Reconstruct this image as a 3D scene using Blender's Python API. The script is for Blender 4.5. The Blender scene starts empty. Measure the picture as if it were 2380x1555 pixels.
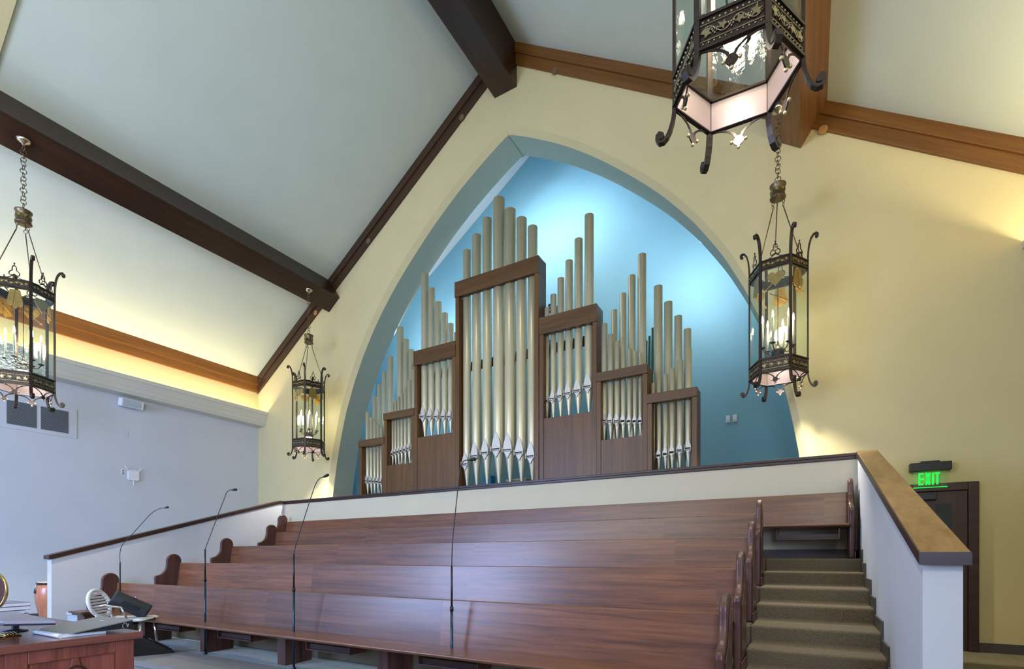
import bpy, math, random
from math import sin, cos, pi, radians as R
from mathutils import Vector, Matrix
random.seed(7)
S = bpy.context.scene
COL = S.collection
# ------------------------------------------------------------------ camera
cam_d = bpy.data.cameras.new('camera'); cam = bpy.data.objects.new('camera', cam_d); COL.objects.link(cam)
cam.location = (0, 0, 0); cam.rotation_euler = (pi/2, 0, R(30.07))
cam_d.sensor_width = 36; cam_d.lens = 36*1193.4/2380; cam_d.shift_y = (1295-777.5)/2380
cam_d.clip_start = .02; cam_d.clip_end = 100
S.camera = cam
# ------------------------------------------------------------------ exposure, world
S.view_settings.view_transform = 'Standard'; S.view_settings.look = 'None'
S.view_settings.gamma = 1; S.view_settings.exposure = 0.0
try: S.view_settings.use_curve_mapping = False
except Exception: pass
S.cycles.max_bounces = 8; S.cycles.diffuse_bounces = 4; S.cycles.glossy_bounces = 4
S.cycles.transparent_max_bounces = 16; S.cycles.caustics_reflective = False; S.cycles.caustics_refractive = False
S.cycles.sample_clamp_indirect = 4; S.cycles.use_denoising = True
W = bpy.data.worlds.new('World'); S.world = W; W.use_nodes = True
W.node_tree.nodes['Background'].inputs[0].default_value = (.58, .70, 1.0, 1)
W.node_tree.nodes['Background'].inputs[1].default_value = .34
# ------------------------------------------------------------------ room constants (metres, eye height = 0)
CX = -5.12                       # centre line of nave, arch and organ
XL, XR = -12.93, 2.69            # side walls
YW = 8.6                         # arch wall
YB = 10.83                       # back wall of the organ recess
ZE, SL = 4.82, .667              # eaves height and roof slope
HW = 7.81
YREAR = -5.0
ZF = -1.207                      # chancel floor
def roof(x): return ZE + SL*(HW-abs(x-CX))
# ------------------------------------------------------------------ lights
def area(name, loc, target, sx, sy, power, col, spread=180):
    l = bpy.data.lights.new(name, 'AREA'); l.shape = 'RECTANGLE'; l.size = sx; l.size_y = sy
    l.energy = power; l.color = col; l.spread = R(spread)
    o = bpy.data.objects.new(name, l); COL.objects.link(o); o.location = loc
    o.rotation_euler = (Vector(target)-Vector(loc)).to_track_quat('-Z', 'Y').to_euler()
    return o
def spot(name, loc, target, power, col, ang, blend=.5, rad=.05):
    l = bpy.data.lights.new(name, 'SPOT'); l.energy = power; l.color = col; l.spot_size = R(ang); l.spot_blend = blend
    l.shadow_soft_size = rad
    o = bpy.data.objects.new(name, l); COL.objects.link(o); o.location = loc
    o.rotation_euler = (Vector(target)-Vector(loc)).to_track_quat('-Z', 'Y').to_euler()
    return o
WARM = (1, .84, .52); COOL = (.40, .56, 1.0)
# cove strips in the troughs of both cornices
for nm, x, tilt, pw in (('cove_light_left', -12.70, R(8), 125), ('cove_light_right', 2.46, R(-8), 135)):
    o = area(nm, (x, 3.2, 3.72), (x, 3.2, 9), .08, 10.6, pw, WARM); o.rotation_euler = (pi, tilt, 0)
# four added fill lights at the rear of the nave, no windows built
area('nave_left_cool_fill', (-9.6, -4.2, 1.9), (-8.0, 5, 0.0), 3.6, 3.6, 900, COOL)  # added light, no window built, cools left wall and gives pews a sheen
area('nave_cool_fill', (1.6, -4.2, 1.0), (-10.5, 5, -.2), 2.0, 2.0, 230, (.48, .62, 1.0), 110)  # added fill that cools the left wall and left knee wall
area('nave_up_fill', (-5.1, -3.6, 4.2), (-5.1, 4, 9.5), 5.0, 2.0, 330, (.98, 1.0, .90))  # added fill, no real fixture, lifts the ceiling
area('nave_warm_fill', (1.2, -3.0, 4.0), (0.6, 8, 2.5), 2.0, 2.0, 120, (1, .92, .72))  # added warm fill for the right side
# assumed lights behind the head of the arch, no fixtures built
area('assumed_recess_light', (-5.12, 9.36, 7.6), (-5.12, 10.83, 6.9), 2.2, .3, 72, (.93, .97, 1))
area('assumed_recess_light', (-1.9, 9.36, 5.3), (-1.7, 10.83, 5.6), 1.2, .3, 42, (.93, .97, 1))
area('assumed_recess_light', (-8.3, 9.36, 5.3), (-8.5, 10.83, 5.6), 1.2, .3, 55, (.93, .97, 1))
# assumed spots, no fixtures built, that pool on the foot of the arch wall
spot('assumed_pool_light', (0.35, 7.3, 5.2), (0.35, 8.6, 1.2), 34, (1, .93, .82), 30, .7)
spot('assumed_pool_light', (-10.55, 7.3, 5.2), (-10.75, 8.6, 1.2), 34, (1, .93, .82), 30, .7)

# added spots over the stair and the choir, no ceiling fixtures built
spot('stair_fill_spot', (.05, 6.0, 6.0), (.05, 5.4, -.6), 480, (1, .93, .78), 34, .8)
spot('choir_fill_spot', (-5.1, 6.2, 9.0), (-5.1, 5.9, 0), 500, (1, .90, .78), 62, .8)

# ------------------------------------------------------------------ materials
def newmat(name):
    m = bpy.data.materials.new(name); m.use_nodes = True
    nt = m.node_tree; b = nt.nodes['Principled BSDF']
    return m, nt, b
def plain(name, col, rough=.5, metal=0, noise=0, scale=8, bump=0, spec=None, coat=0):
    m, nt, b = newmat(name)
    b.inputs['Base Color'].default_value = (*col, 1); b.inputs['Roughness'].default_value = rough
    b.inputs['Metallic'].default_value = metal
    if coat: b.inputs['Coat Weight'].default_value = coat
    if spec is not None: b.inputs['Specular IOR Level'].default_value = spec
    tc = nt.nodes.new('ShaderNodeTexCoord'); n = nt.nodes.new('ShaderNodeTexNoise')
    n.inputs['Scale'].default_value = scale; n.inputs['Detail'].default_value = 5
    nt.links.new(tc.outputs['Object'], n.inputs['Vector'])
    if noise:
        r = nt.nodes.new('ShaderNodeValToRGB')
        r.color_ramp.elements[0].color = (*[c*(1-noise) for c in col], 1)
        r.color_ramp.elements[1].color = (*[min(1, c*(1+noise)) for c in col], 1)
        r.color_ramp.elements[0].position = .3; r.color_ramp.elements[1].position = .7
        nt.links.new(n.outputs['Fac'], r.inputs['Fac']); nt.links.new(r.outputs['Color'], b.inputs['Base Color'])
    if bump:
        bp = nt.nodes.new('ShaderNodeBump'); bp.inputs['Strength'].default_value = bump; bp.inputs['Distance'].default_value = .01
        nt.links.new(n.outputs['Fac'], bp.inputs['Height']); nt.links.new(bp.outputs['Normal'], b.inputs['Normal'])
    return m
def wood(name, dark, light, rough=.35, axis='X', boards=0, coat=0, stripe=1.0):
    """stretched-noise grain along one axis, optional tone change per board"""
    m, nt, b = newmat(name); N = nt.nodes; L = nt.links
    tc = N.new('ShaderNodeTexCoord'); oi = N.new('ShaderNodeObjectInfo')
    add = N.new('ShaderNodeVectorMath'); add.operation = 'ADD'
    sc = N.new('ShaderNodeMath'); sc.operation = 'MULTIPLY'; sc.inputs[1].default_value = 37
    L.new(oi.outputs['Random'], sc.inputs[0]); cmb = N.new('ShaderNodeCombineXYZ')
    for i in range(3): L.new(sc.outputs[0], cmb.inputs[i])
    L.new(tc.outputs['Object'], add.inputs[0]); L.new(cmb.outputs[0], add.inputs[1])
    vec = add.outputs[0]
    tone = None
    if boards:
        sep = N.new('ShaderNodeSeparateXYZ'); L.new(vec, sep.inputs[0])
        dv = N.new('ShaderNodeMath'); dv.operation = 'DIVIDE'; dv.inputs[1].default_value = boards
        L.new(sep.outputs[axis], dv.inputs[0])
        fl = N.new('ShaderNodeMath'); fl.operation = 'FLOOR'; L.new(dv.outputs[0], fl.inputs[0])
        wn = N.new('ShaderNodeTexWhiteNoise'); wn.noise_dimensions = '1D'; L.new(fl.outputs[0], wn.inputs['W'])
        tone = wn.outputs['Value']
        off = N.new('ShaderNodeVectorMath'); off.operation = 'SCALE'; off.inputs['Scale'].default_value = 5
        L.new(wn.outputs['Color'], off.inputs[0])
        a2 = N.new('ShaderNodeVectorMath'); a2.operation = 'ADD'; L.new(vec, a2.inputs[0]); L.new(off.outputs[0], a2.inputs[1])
        vec = a2.outputs[0]
    mp = N.new('ShaderNodeMapping'); L.new(vec, mp.inputs['Vector'])
    s = {'X': (.35, 9, 9), 'Y': (9, .35, 9), 'Z': (9, 9, .35)}[axis]
    mp.inputs['Scale'].default_value = [q*stripe for q in s]
    n1 = N.new('ShaderNodeTexNoise'); n1.inputs['Scale'].default_value = 1.6; n1.inputs['Detail'].default_value = 3; n1.inputs['Distortion'].default_value = .6
    n2 = N.new('ShaderNodeTexNoise'); n2.inputs['Scale'].default_value = 9; n2.inputs['Detail'].default_value = 6
    L.new(mp.outputs[0], n1.inputs['Vector']); L.new(mp.outputs[0], n2.inputs['Vector'])
    mx = N.new('ShaderNodeMath'); mx.operation = 'MULTIPLY_ADD'; mx.inputs[1].default_value = .35
    L.new(n2.outputs['Fac'], mx.inputs[0]); 
    m2 = N.new('ShaderNodeMath'); m2.operation = 'MULTIPLY'; m2.inputs[1].default_value = .65
    L.new(n1.outputs['Fac'], m2.inputs[0]); L.new(m2.outputs[0], mx.inputs[2])
    rp = N.new('ShaderNodeValToRGB'); e = rp.color_ramp.elements
    e[0].position = .34; e[0].color = (*dark, 1); e[1].position = .66; e[1].color = (*light, 1)
    L.new(mx.outputs[0], rp.inputs['Fac'])
    out = rp.outputs['Color']
    if tone is not None:
        hs = N.new('ShaderNodeHueSaturation'); mr = N.new('ShaderNodeMapRange')
        mr.inputs['To Min'].default_value = .72; mr.inputs['To Max'].default_value = 1.22
        L.new(tone, mr.inputs['Value']); L.new(mr.outputs[0], hs.inputs['Value']); L.new(out, hs.inputs['Color']); out = hs.outputs['Color']
    L.new(out, b.inputs['Base Color']); b.inputs['Roughness'].default_value = rough
    if coat: b.inputs['Coat Weight'].default_value = coat; b.inputs['Coat Roughness'].default_value = .25
    return m
def glass(name, tint=(1, 1, 1), gloss=.12, rough=.03, seeds=True):
    m = bpy.data.materials.new(name); m.use_nodes = True; nt = m.node_tree; nt.nodes.clear(); N = nt.nodes; L = nt.links
    o = N.new('ShaderNodeOutputMaterial'); t = N.new('ShaderNodeBsdfTransparent'); t.inputs[0].default_value = (*tint, 1)
    g = N.new('ShaderNodeBsdfGlossy'); g.inputs['Roughness'].default_value = rough
    mx = N.new('ShaderNodeMixShader'); mx.inputs[0].default_value = gloss
    if seeds:
        tc = N.new('ShaderNodeTexCoord'); n = N.new('ShaderNodeTexNoise'); n.inputs['Scale'].default_value = 30; n.inputs['Detail'].default_value = 2
        b = N.new('ShaderNodeBump'); b.inputs['Strength'].default_value = .2; b.inputs['Distance'].default_value = .01
        L.new(tc.outputs['Object'], n.inputs['Vector']); L.new(n.outputs['Fac'], b.inputs['Height']); L.new(b.outputs[0], g.inputs['Normal'])
    L.new(t.outputs[0], mx.inputs[1]); L.new(g.outputs[0], mx.inputs[2]); L.new(mx.outputs[0], o.inputs['Surface'])
    return m
def emit(name, col, s):
    m, nt, b = newmat(name)
    b.inputs['Base Color'].default_value = (*col, 1); b.inputs['Emission Color'].default_value = (*col, 1); b.inputs['Emission Strength'].default_value = s
    return m
M = {}
M['wall'] = plain('beige_paint', (.66, .57, .31), .75, noise=.02, scale=2)
M['side'] = plain('cool_tinted_paint', (.575, .595, .64), .75, noise=.02, scale=2)  # blue of the cool daylight is mixed into this wall colour
M['ceil'] = plain('ceiling_paint', (.63, .69, .60), .85, noise=.02, scale=2)
M['blue'] = plain('blue_paint', (.23, .47, .58), .75, noise=.02, scale=2)
M['soffit'] = plain('grey_blue_paint', (.40, .43, .34), .75, noise=.02, scale=2)
M['recess_ceil'] = plain('recess_ceiling_paint', (.72, .78, .82), .85)
M['knee'] = plain('knee_wall_paint', (.64, .58, .42), .7, noise=.02, scale=2)
M['cornice'] = plain('cornice_paint', (.62, .60, .52), .6, noise=.02)
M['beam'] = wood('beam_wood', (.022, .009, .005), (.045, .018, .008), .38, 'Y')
M['trimY'] = wood('trim_wood_long', (.20, .075, .015), (.33, .13, .03), .4, 'Y')
M['trimX'] = wood('trim_wood', (.11, .045, .014), (.19, .08, .024), .4, 'X')
M['pew'] = wood('pew_wood', (.080, .028, .012), (.205, .078, .031), .34, 'X', boards=2.6, coat=.35, stripe=1.4)
M['pewend'] = wood('pew_end_wood', (.05, .019, .014), (.11, .045, .032), .36, 'Z', coat=.12)
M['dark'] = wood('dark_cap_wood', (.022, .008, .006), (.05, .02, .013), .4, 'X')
M['cap'] = wood('cap_wood_lit', (.16, .088, .028), (.26, .155, .055), .42, 'Y')  # lighter copy of the cap wood, downlight put into its colour
M['organ'] = wood('organ_case_wood', (.075, .030, .004), (.16, .068, .009), .42, 'Z')
M['organx'] = wood('organ_rail_wood', (.06, .024, .004), (.13, .054, .008), .42, 'X')
M['desk'] = wood('desk_wood', (.13, .035, .028), (.30, .085, .062), .3, 'Z', coat=.3)
M['desktop'] = wood('desk_top_wood', (.11, .035, .030), (.22, .075, .058), .22, 'Y', coat=.4)
M['door'] = wood('door_wood', (.03, .012, .006), (.06, .026, .012), .4, 'Z')
M['carpet'] = plain('carpet', (.125, .10, .062), .95, noise=.25, scale=90, bump=.6)
M['carpet_blue'] = plain('chancel_carpet', (.30, .36, .38), .95, noise=.15, scale=60, bump=.5)
M['band'] = plain('vinyl_edging', (.25, .24, .23), .6, noise=.05)
M['floor'] = plain('nave_floor', (.20, .17, .10), .7, noise=.2, scale=12)
M['base'] = plain('dark_baseboard', (.07, .06, .06), .45)
M['pipe'] = plain('pipe_metal', (.60, .545, .37), .36, .42)
M['pipe_flat'] = plain('pipe_mouth_metal', (.60, .56, .48), .45, .3)
M['slit'] = plain('mouth_slit', (.01, .01, .01), .8)
M['iron'] = plain('dark_bronze', (.05, .038, .032), .38, .7, noise=.2, scale=20)
M['chain'] = plain('chain_bronze', (.16, .12, .07), .35, .8)
M['gold'] = plain('antique_gold', (.42, .31, .10), .35, .8, noise=.25, scale=30)
M['pewter'] = plain('pewter_gold', (.30, .25, .16), .35, .85, noise=.3, scale=40)
M['copper'] = plain('pale_inner_plate', (.62, .50, .48), .45, .3)
M['ball'] = plain('ball_gold', (.62, .50, .28), .3, .8)
M['amber'] = plain('amber_emblem', (.36, .20, .03), .35, .15, noise=.2, scale=20)
M['glass'] = glass('seeded_glass', (.94, .97, .95), .05)
M['candle'] = plain('candle_sleeve', (.82, .76, .60), .5)
M['bulb'] = emit('candle_bulb', (1, .88, .66), 30)
M['down'] = emit('downlight_ring', (1, .93, .86), 30)
M['nickel'] = plain('brushed_nickel', (.62, .55, .42), .25, .95)
M['black'] = plain('black_metal', (.012, .013, .016), .35, .3)
M['blackp'] = plain('black_plastic', (.015, .018, .025), .4, noise=.3, scale=40)
M['bluemetal'] = plain('blue_black_tube', (.02, .05, .07), .25, .6)
M['white'] = plain('white_plastic', (.78, .80, .82), .4)
M['grey'] = plain('grey_lid', (.25, .25, .25), .45, .2)
M['paper'] = plain('paper', (.80, .83, .86), .8, noise=.05, scale=60)
M['bluecover'] = plain('blue_cover', (.02, .05, .20), .5)
M['covergrey'] = plain('grey_cover', (.30, .29, .36), .45)
M['brass'] = plain('brass', (.72, .53, .20), .18, 1)
M['drum'] = wood('drum_wood', (.34, .11, .05), (.52, .20, .10), .3, 'Z', coat=.6)
M['skin'] = plain('drum_skin', (.62, .52, .36), .6, noise=.1)
M['chrome'] = plain('chrome', (.8, .8, .82), .12, 1)
M['green'] = emit('green_exit', (0.0, 1, .06), 1.6)
M['clear'] = glass('clear_acrylic', (.93, 1, .95), .06, .05, False)
M['darkglass'] = plain('dark_glass', (.03, .04, .05), .1)
M['plug'] = plain('tan_cover_plate', (.45, .22, .07), .5)
M['plugd'] = plain('brown_cover_plate', (.16, .10, .06), .5)
M['bin'] = plain('blue_bin', (.01, .16, .28), .5)
M['box'] = plain('beige_box', (.34, .30, .20), .7)
M['filter'] = plain('grille_back', (.02, .022, .025), .8)
M['lightgrey'] = plain('light_grey_plastic', (.42, .47, .52), .45)

# ------------------------------------------------------------------ mesh helpers
class MB:
    def __init__(s): s.v = []; s.f = []; s.sm = []
    def add(s, vs, fs, smooth=False):
        b = len(s.v); s.v += [tuple(v) for v in vs]; s.f += [tuple(b+i for i in f) for f in fs]; s.sm += [smooth]*len(fs); return s
    def box(s, x0, x1, y0, y1, z0, z1):
        v = [(x, y, z) for x in (x0, x1) for y in (y0, y1) for z in (z0, z1)]
        return s.add(v, [(0, 1, 3, 2), (4, 6, 7, 5), (0, 4, 5, 1), (2, 3, 7, 6), (0, 2, 6, 4), (1, 5, 7, 3)])
    def prism(s, poly, axis, a, b, smooth=False):
        n = len(poly)
        def P(p, t):
            return {'X': (t, p[0], p[1]), 'Y': (p[0], t, p[1]), 'Z': (p[0], p[1], t)}[axis]
        v = [P(p, a) for p in poly]+[P(p, b) for p in poly]
        f = [tuple(range(n))[::-1], tuple(range(n, 2*n))]
        s.add(v, f)
        base = len(s.v)-2*n
        for i in range(n):
            s.f.append((base+i, base+(i+1) % n, base+n+(i+1) % n, base+n+i)); s.sm.append(smooth)
        return s
    def cyl(s, p0, p1, r0, r1=None, n=16, caps=True, smooth=True):
        r1 = r0 if r1 is None else r1
        p0 = Vector(p0); p1 = Vector(p1); d = (p1-p0).normalized()
        a = d.orthogonal().normalized(); b = d.cross(a)
        v = []
        for p, r in ((p0, r0), (p1, r1)):
            for i in range(n):
                t = 2*pi*i/n; v.append(p+a*(r*cos(t))+b*(r*sin(t)))
        s.add(v, [(i, (i+1) % n, n+(i+1) % n, n+i) for i in range(n)], smooth)
        if caps:
            base = len(s.v)-2*n
            s.f.append(tuple(base+i for i in range(n))[::-1]); s.sm.append(False)
            s.f.append(tuple(base+n+i for i in range(n))); s.sm.append(False)
        return s
    def lathe(s, prof, c=(0, 0, 0), n=24, ang=None):
        v = []
        for r, z in prof:
            for i in range(n):
                t = 2*pi*i/n; v.append((c[0]+r*cos(t), c[1]+r*sin(t), c[2]+z))
        f = []
        for j in range(len(prof)-1):
            for i in range(n):
                f.append((j*n+i, j*n+(i+1) % n, (j+1)*n+(i+1) % n, (j+1)*n+i))
        return s.add(v, f, True)
    def tube(s, path, r, n=8, closed=False):
        pts = [Vector(p) for p in path]; k = len(pts)
        rr = r if isinstance(r, (list, tuple)) else [r]*k
        v = []; prev = None
        for i, p in enumerate(pts):
            if closed: d = pts[(i+1) % k]-pts[i-1]
            else: d = pts[min(i+1, k-1)]-pts[max(i-1, 0)]
            d.normalize()
            a = d.orthogonal().normalized() if prev is None else (prev-d*prev.dot(d)).normalized()
            prev = a; b = d.cross(a)
            for j in range(n):
                t = 2*pi*j/n; v.append(p+a*(rr[i]*cos(t))+b*(rr[i]*sin(t)))
        f = []
        for i in range(k if closed else k-1):
            for j in range(n):
                f.append((i*n+j, i*n+(j+1) % n, ((i+1) % k)*n+(j+1) % n, ((i+1) % k)*n+j))
        s.add(v, f, True)
        if not closed:
            base = len(s.v)-k*n
            s.f.append(tuple(base+j for j in range(n))[::-1]); s.sm.append(False)
            s.f.append(tuple(base+(k-1)*n+j for j in range(n))); s.sm.append(False)
        return s
    def bar(s, path, w, t, side):
        """flat bar swept along path; side = constant sideways unit vector, w wide along it, t thick"""
        pts = [Vector(p) for p in path]; sd = Vector(side); k = len(pts); v = []
        ws = w if isinstance(w, (list, tuple)) else [w]*k
        for i, p in enumerate(pts):
            d = (pts[min(i+1, k-1)]-pts[max(i-1, 0)]).normalized(); nrm = d.cross(sd).normalized()
            for a, b in ((-1, -1), (1, -1), (1, 1), (-1, 1)): v.append(p+sd*(a*ws[i]/2)+nrm*(b*t/2))
        f = [(i*4+j, i*4+(j+1) % 4, (i+1)*4+(j+1) % 4, (i+1)*4+j) for i in range(k-1) for j in range(4)]
        f += [(3, 2, 1, 0), tuple((k-1)*4+j for j in range(4))]
        return s.add(v, f)
    def ball(s, c, r, n=8, m=6, sc=(1, 1, 1)):
        prof = [(max(1e-4, sin(pi*j/m))*r, -cos(pi*j/m)*r) for j in range(m+1)]
        b = len(s.v); s.lathe(prof, (0, 0, 0), n)
        for i in range(b, len(s.v)):
            x, y, z = s.v[i]; s.v[i] = (x*sc[0]+c[0], y*sc[1]+c[1], z*sc[2]+c[2])
        return s
    def xf(s, mat, start=0):
        for i in range(start, len(s.v)): s.v[i] = tuple(mat @ Vector(s.v[i]))
        return s
    def build(s, name, mat, parent=None, bevel=0, at=None, seg=2):
        me = bpy.data.meshes.new(name)
        off = Vector(at) if at else Vector((0, 0, 0))
        me.from_pydata([tuple(Vector(v)-off) for v in s.v], [], s.f)
        me.polygons.foreach_set('use_smooth', s.sm)
        me.materials.append(M[mat] if isinstance(mat, str) else mat)
        import bmesh
        bm = bmesh.new(); bm.from_mesh(me); bmesh.ops.recalc_face_normals(bm, faces=bm.faces); bm.to_mesh(me); bm.free()
        o = bpy.data.objects.new(name, me); COL.objects.link(o); o.location = off
        if parent is not None: o.parent = parent
        if bevel:
            b = o.modifiers.new('bevel', 'BEVEL'); b.width = bevel; b.segments = seg; b.limit_method = 'ANGLE'; b.angle_limit = R(40)
            b.harden_normals = False
        return o
def tag(o, label=None, cat=None, group=None, kind=None):
    if label: o['label'] = label
    if cat: o['category'] = cat
    if group: o['group'] = group
    if kind: o['kind'] = kind
    return o
def thing(name, loc, label, cat, group=None, rz=0):
    o = bpy.data.objects.new(name, None); COL.objects.link(o); o.location = loc; o.rotation_euler = (0, 0, rz)
    o.empty_display_size = .1
    return tag(o, label, cat, group)
def struct(o, label=None): o['kind'] = 'structure'; (label and o.__setitem__('label', label)); return o
def copy_tree(o, parent=None):
    c = o.copy(); COL.objects.link(c); c.parent = parent
    for ch in list(o.children): copy_tree(ch, c)
    return c

# ================================================================== ROOM SHELL
ARCH = [(8.41, 0), (8.27, .27), (8.1, .58), (7.75, 1.15), (7.45, 1.57), (7.15, 1.95), (6.88, 2.26), (6.55, 2.62), (6.2, 2.97), (5.85, 3.28), (5.5, 3.56), (5.15, 3.80),
        (4.8, 4.02), (4.5, 4.18), (4.2, 4.33), (3.85, 4.48), (3.5, 4.62), (3.1, 4.74), (2.7, 4.85), (2.35, 4.93), (2.0, 5.0), (1.7, 5.05), (1.4, 5.09), (-.015, 5.20)]
def smooth_prof(pr, k=4):
    out = []
    n = len(pr)
    for i in range(n-1):
        p0, p1, p2, p3 = pr[max(i-1, 0)], pr[i], pr[i+1], pr[min(i+2, n-1)]
        for j in range(k):
            t = j/k
            out.append(tuple(.5*((2*p1[q])+(-p0[q]+p2[q])*t+(2*p0[q]-5*p1[q]+4*p2[q]-p3[q])*t*t+(-p0[q]+3*p1[q]-3*p2[q]+p3[q])*t**3) for q in (0, 1)))
    return out+[pr[-1]]
ARCH = smooth_prof(ARCH)
# the small chamfer sets the inner edge in by about .09 and dies out towards the foot
def inset(pr):
    out = []
    for i, (z, x) in enumerate(pr):
        a = pr[max(i-1, 0)]; b = pr[min(i+1, len(pr)-1)]
        dz, dx = b[0]-a[0], b[1]-a[1]; l = math.hypot(dz, dx)
        nz, nx = -abs(dx)/l, -abs(dz)/l          # towards the opening
        out.append((z+nz*.09, max(0, x+nx*.09)))
    out[0] = (pr[0][0]-.135, 0)
    out[1] = (out[1][0]-.01, out[1][1])
    return out
INN = inset(ARCH)
def arch_wall(name, Y, prof, mat, zlow):
    mb = MB()
    zs = sorted(set([p[0] for p in prof]+[ZE, prof[0][0], zlow, roof(CX)-.001]))
    def ax(z):
        if z >= prof[0][0]: return 0
        for (za, xa), (zb, xb) in zip(prof, prof[1:]):
            if zb <= z <= za: return xa+(xb-xa)*(za-z)/(za-zb+1e-9)
        return prof[-1][1] if z > prof[-1][0]-1e-6 else None
    def lim(z): return HW+.02 if z <= ZE else HW+.02-(z-ZE)/SL
    for za, zb in zip(zs, zs[1:]):
        xa, xb = ax(za), ax(zb)
        if xa is None or xb is None: xa = xb = 0
        for sg in (-1, 1):
            mb.add([(CX+sg*xa, Y, za), (CX+sg*lim(za), Y, za), (CX+sg*lim(zb), Y, zb), (CX+sg*xb, Y, zb)], [(0, 1, 2, 3)])
    return struct(mb.build(name, mat))
arch_wall('wall_front', YW, ARCH, 'wall', -1.7)
arch_wall('wall_recess_front', 9.3, INN, 'blue', -1.7)
# chamfer (beige) and deep soffit (blue paint)
for nm, A, ya, B_, yb, mt in (('trim_1', ARCH, YW, INN, 8.70, 'wall'), ('trim_2', INN, 8.70, INN, 9.3, 'soffit')):
    mb = MB(); 
    full = lambda pr: [(CX-x, z) for z, x in pr][::-1]+[(CX+x, z) for z, x in pr][1:]
    a, b = full(A), full(B_); n = len(a)
    mb.add([(x, ya, z) for x, z in a]+[(x, yb, z) for x, z in b], [(i, i+1, n+i+1, n+i) for i in range(n-1)])
    struct(mb.build(nm, mt))
# recess
struct(MB().box(CX-5.69, CX+5.69, YB, YB+.1, -.1, 10.1).build('wall_recess_back', 'blue'))
struct(MB().box(CX-5.79, CX-5.69, 9.3, YB+.1, -.1, 6.3).build('wall_recess_left', 'blue'))
struct(MB().box(CX+5.69, CX+5.79, 9.3, YB+.1, -.1, 6.3).build('wall_recess_right', 'blue'))
def slope(name, xa, xb, y0, y1, mat, th=.1, dz=0):
    p = [(xa, roof(xa)+dz), (xb, roof(xb)+dz), (xb, roof(xb)+dz+th), (xa, roof(xa)+dz+th)]
    return struct(MB().prism(p, 'Y', y0, y1).build(name, mat))
slope('ceiling_recess_left', CX-6.0, CX, 9.3, YB+.1, 'recess_ceil')
slope('ceiling_recess_right', CX, CX+6.0, 9.3, YB+.1, 'recess_ceil')
slope('ceiling_left', XL-.3, CX, YREAR, 9.3, 'ceil')
slope('ceiling_right', CX, XR+.3, YREAR, 9.3, 'ceil')
slope('ceiling_header', CX-4.95, CX-.3, 1.9, 2.59, 'wall', .06, -.05)
struct(MB().box(XL-.15, XL, YREAR, YB, -1.75, ZE+.1).build('wall_left', 'side'))
struct(MB().box(XL, XL+.004, YREAR, YW, 3.60, ZE).build('wall_left_upper', 'wall'))  # warm cove light put into this strip as beige
struct(MB().box(XR, XR+.15, YREAR, YW+.1, -1.75, ZE+.1).build('wall_right', 'wall'))
# wood trims where ceiling meets the walls: wide upper board proud of the lower one
for i, (sg, xw) in enumerate(((1, XL), (-1, XR))):
    nm = 'trim_%d' % (3+i)
    struct(MB().box(min(xw, xw+sg*.07), max(xw, xw+sg*.07), YREAR, YW, 4.63, ZE+.05).box(min(xw, xw+sg*.045), max(xw, xw+sg*.045), YREAR, YW, 4.433, 4.63).build(nm, 'trimY', bevel=.004))
def rake(name, sg):
    def P(dx, dn): return (CX+sg*dx, roof(CX+dx)-dn)
    mb = MB()
    for y0, d0, d1 in ((YW-.075, -.05, .195), (YW-.045, .195, .405)):
        a, b = .1, HW
        poly = [P(a, d0), P(b, d0), P(b, d1), P(a, d1)]
        mb.prism(poly, 'Y', y0, YW+.005)
    return struct(mb.build(name, 'trimR' if sg > 0 else 'trimL', bevel=.004))
def rake_wood(nm, ang, dark, light):
    m = wood(nm, dark, light, .4, 'X')
    mp = [n for n in m.node_tree.nodes if n.type == 'MAPPING'][0]
    pre = m.node_tree.nodes.new('ShaderNodeMapping'); pre.inputs['Rotation'].default_value = (0, ang, 0)
    src = mp.inputs['Vector'].links[0].from_socket
    m.node_tree.links.new(src, pre.inputs['Vector']); m.node_tree.links.new(pre.outputs[0], mp.inputs['Vector'])
    return m
M['trimL'] = rake_wood('trim_wood_rake_left_shaded', math.atan(SL), (.035, .015, .006), (.07, .03, .011))  # same rake wood, shade on the left slope put into the colour
M['trimR'] = rake_wood('trim_wood_rake_right_lit', -math.atan(SL), (.13, .050, .008), (.21, .085, .014))  # same rake wood, light on the right slope put into the colour
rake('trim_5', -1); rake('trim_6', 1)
# cornices with the light trough
def cornice(name, xw, sg):
    pr = [(0, 3.50), (.30, 3.50), (.31, 3.535), (.335, 3.56), (.345, 3.64), (.355, 3.65), (.372, 3.70), (.40, 3.765), (.405, 3.778), (.43, 3.778), (.43, 3.865),
          (.405, 3.865), (.40, 3.80), (.33, 3.70), (.31, 3.60), (0, 3.60)]
    return struct(MB().prism([(xw+sg*a, z) for a, z in pr], 'Y', YREAR, YW).build(name, 'cornice', bevel=.003))
cornice('trim_7', XL, 1); cornice('trim_8', XR, -1)

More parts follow.
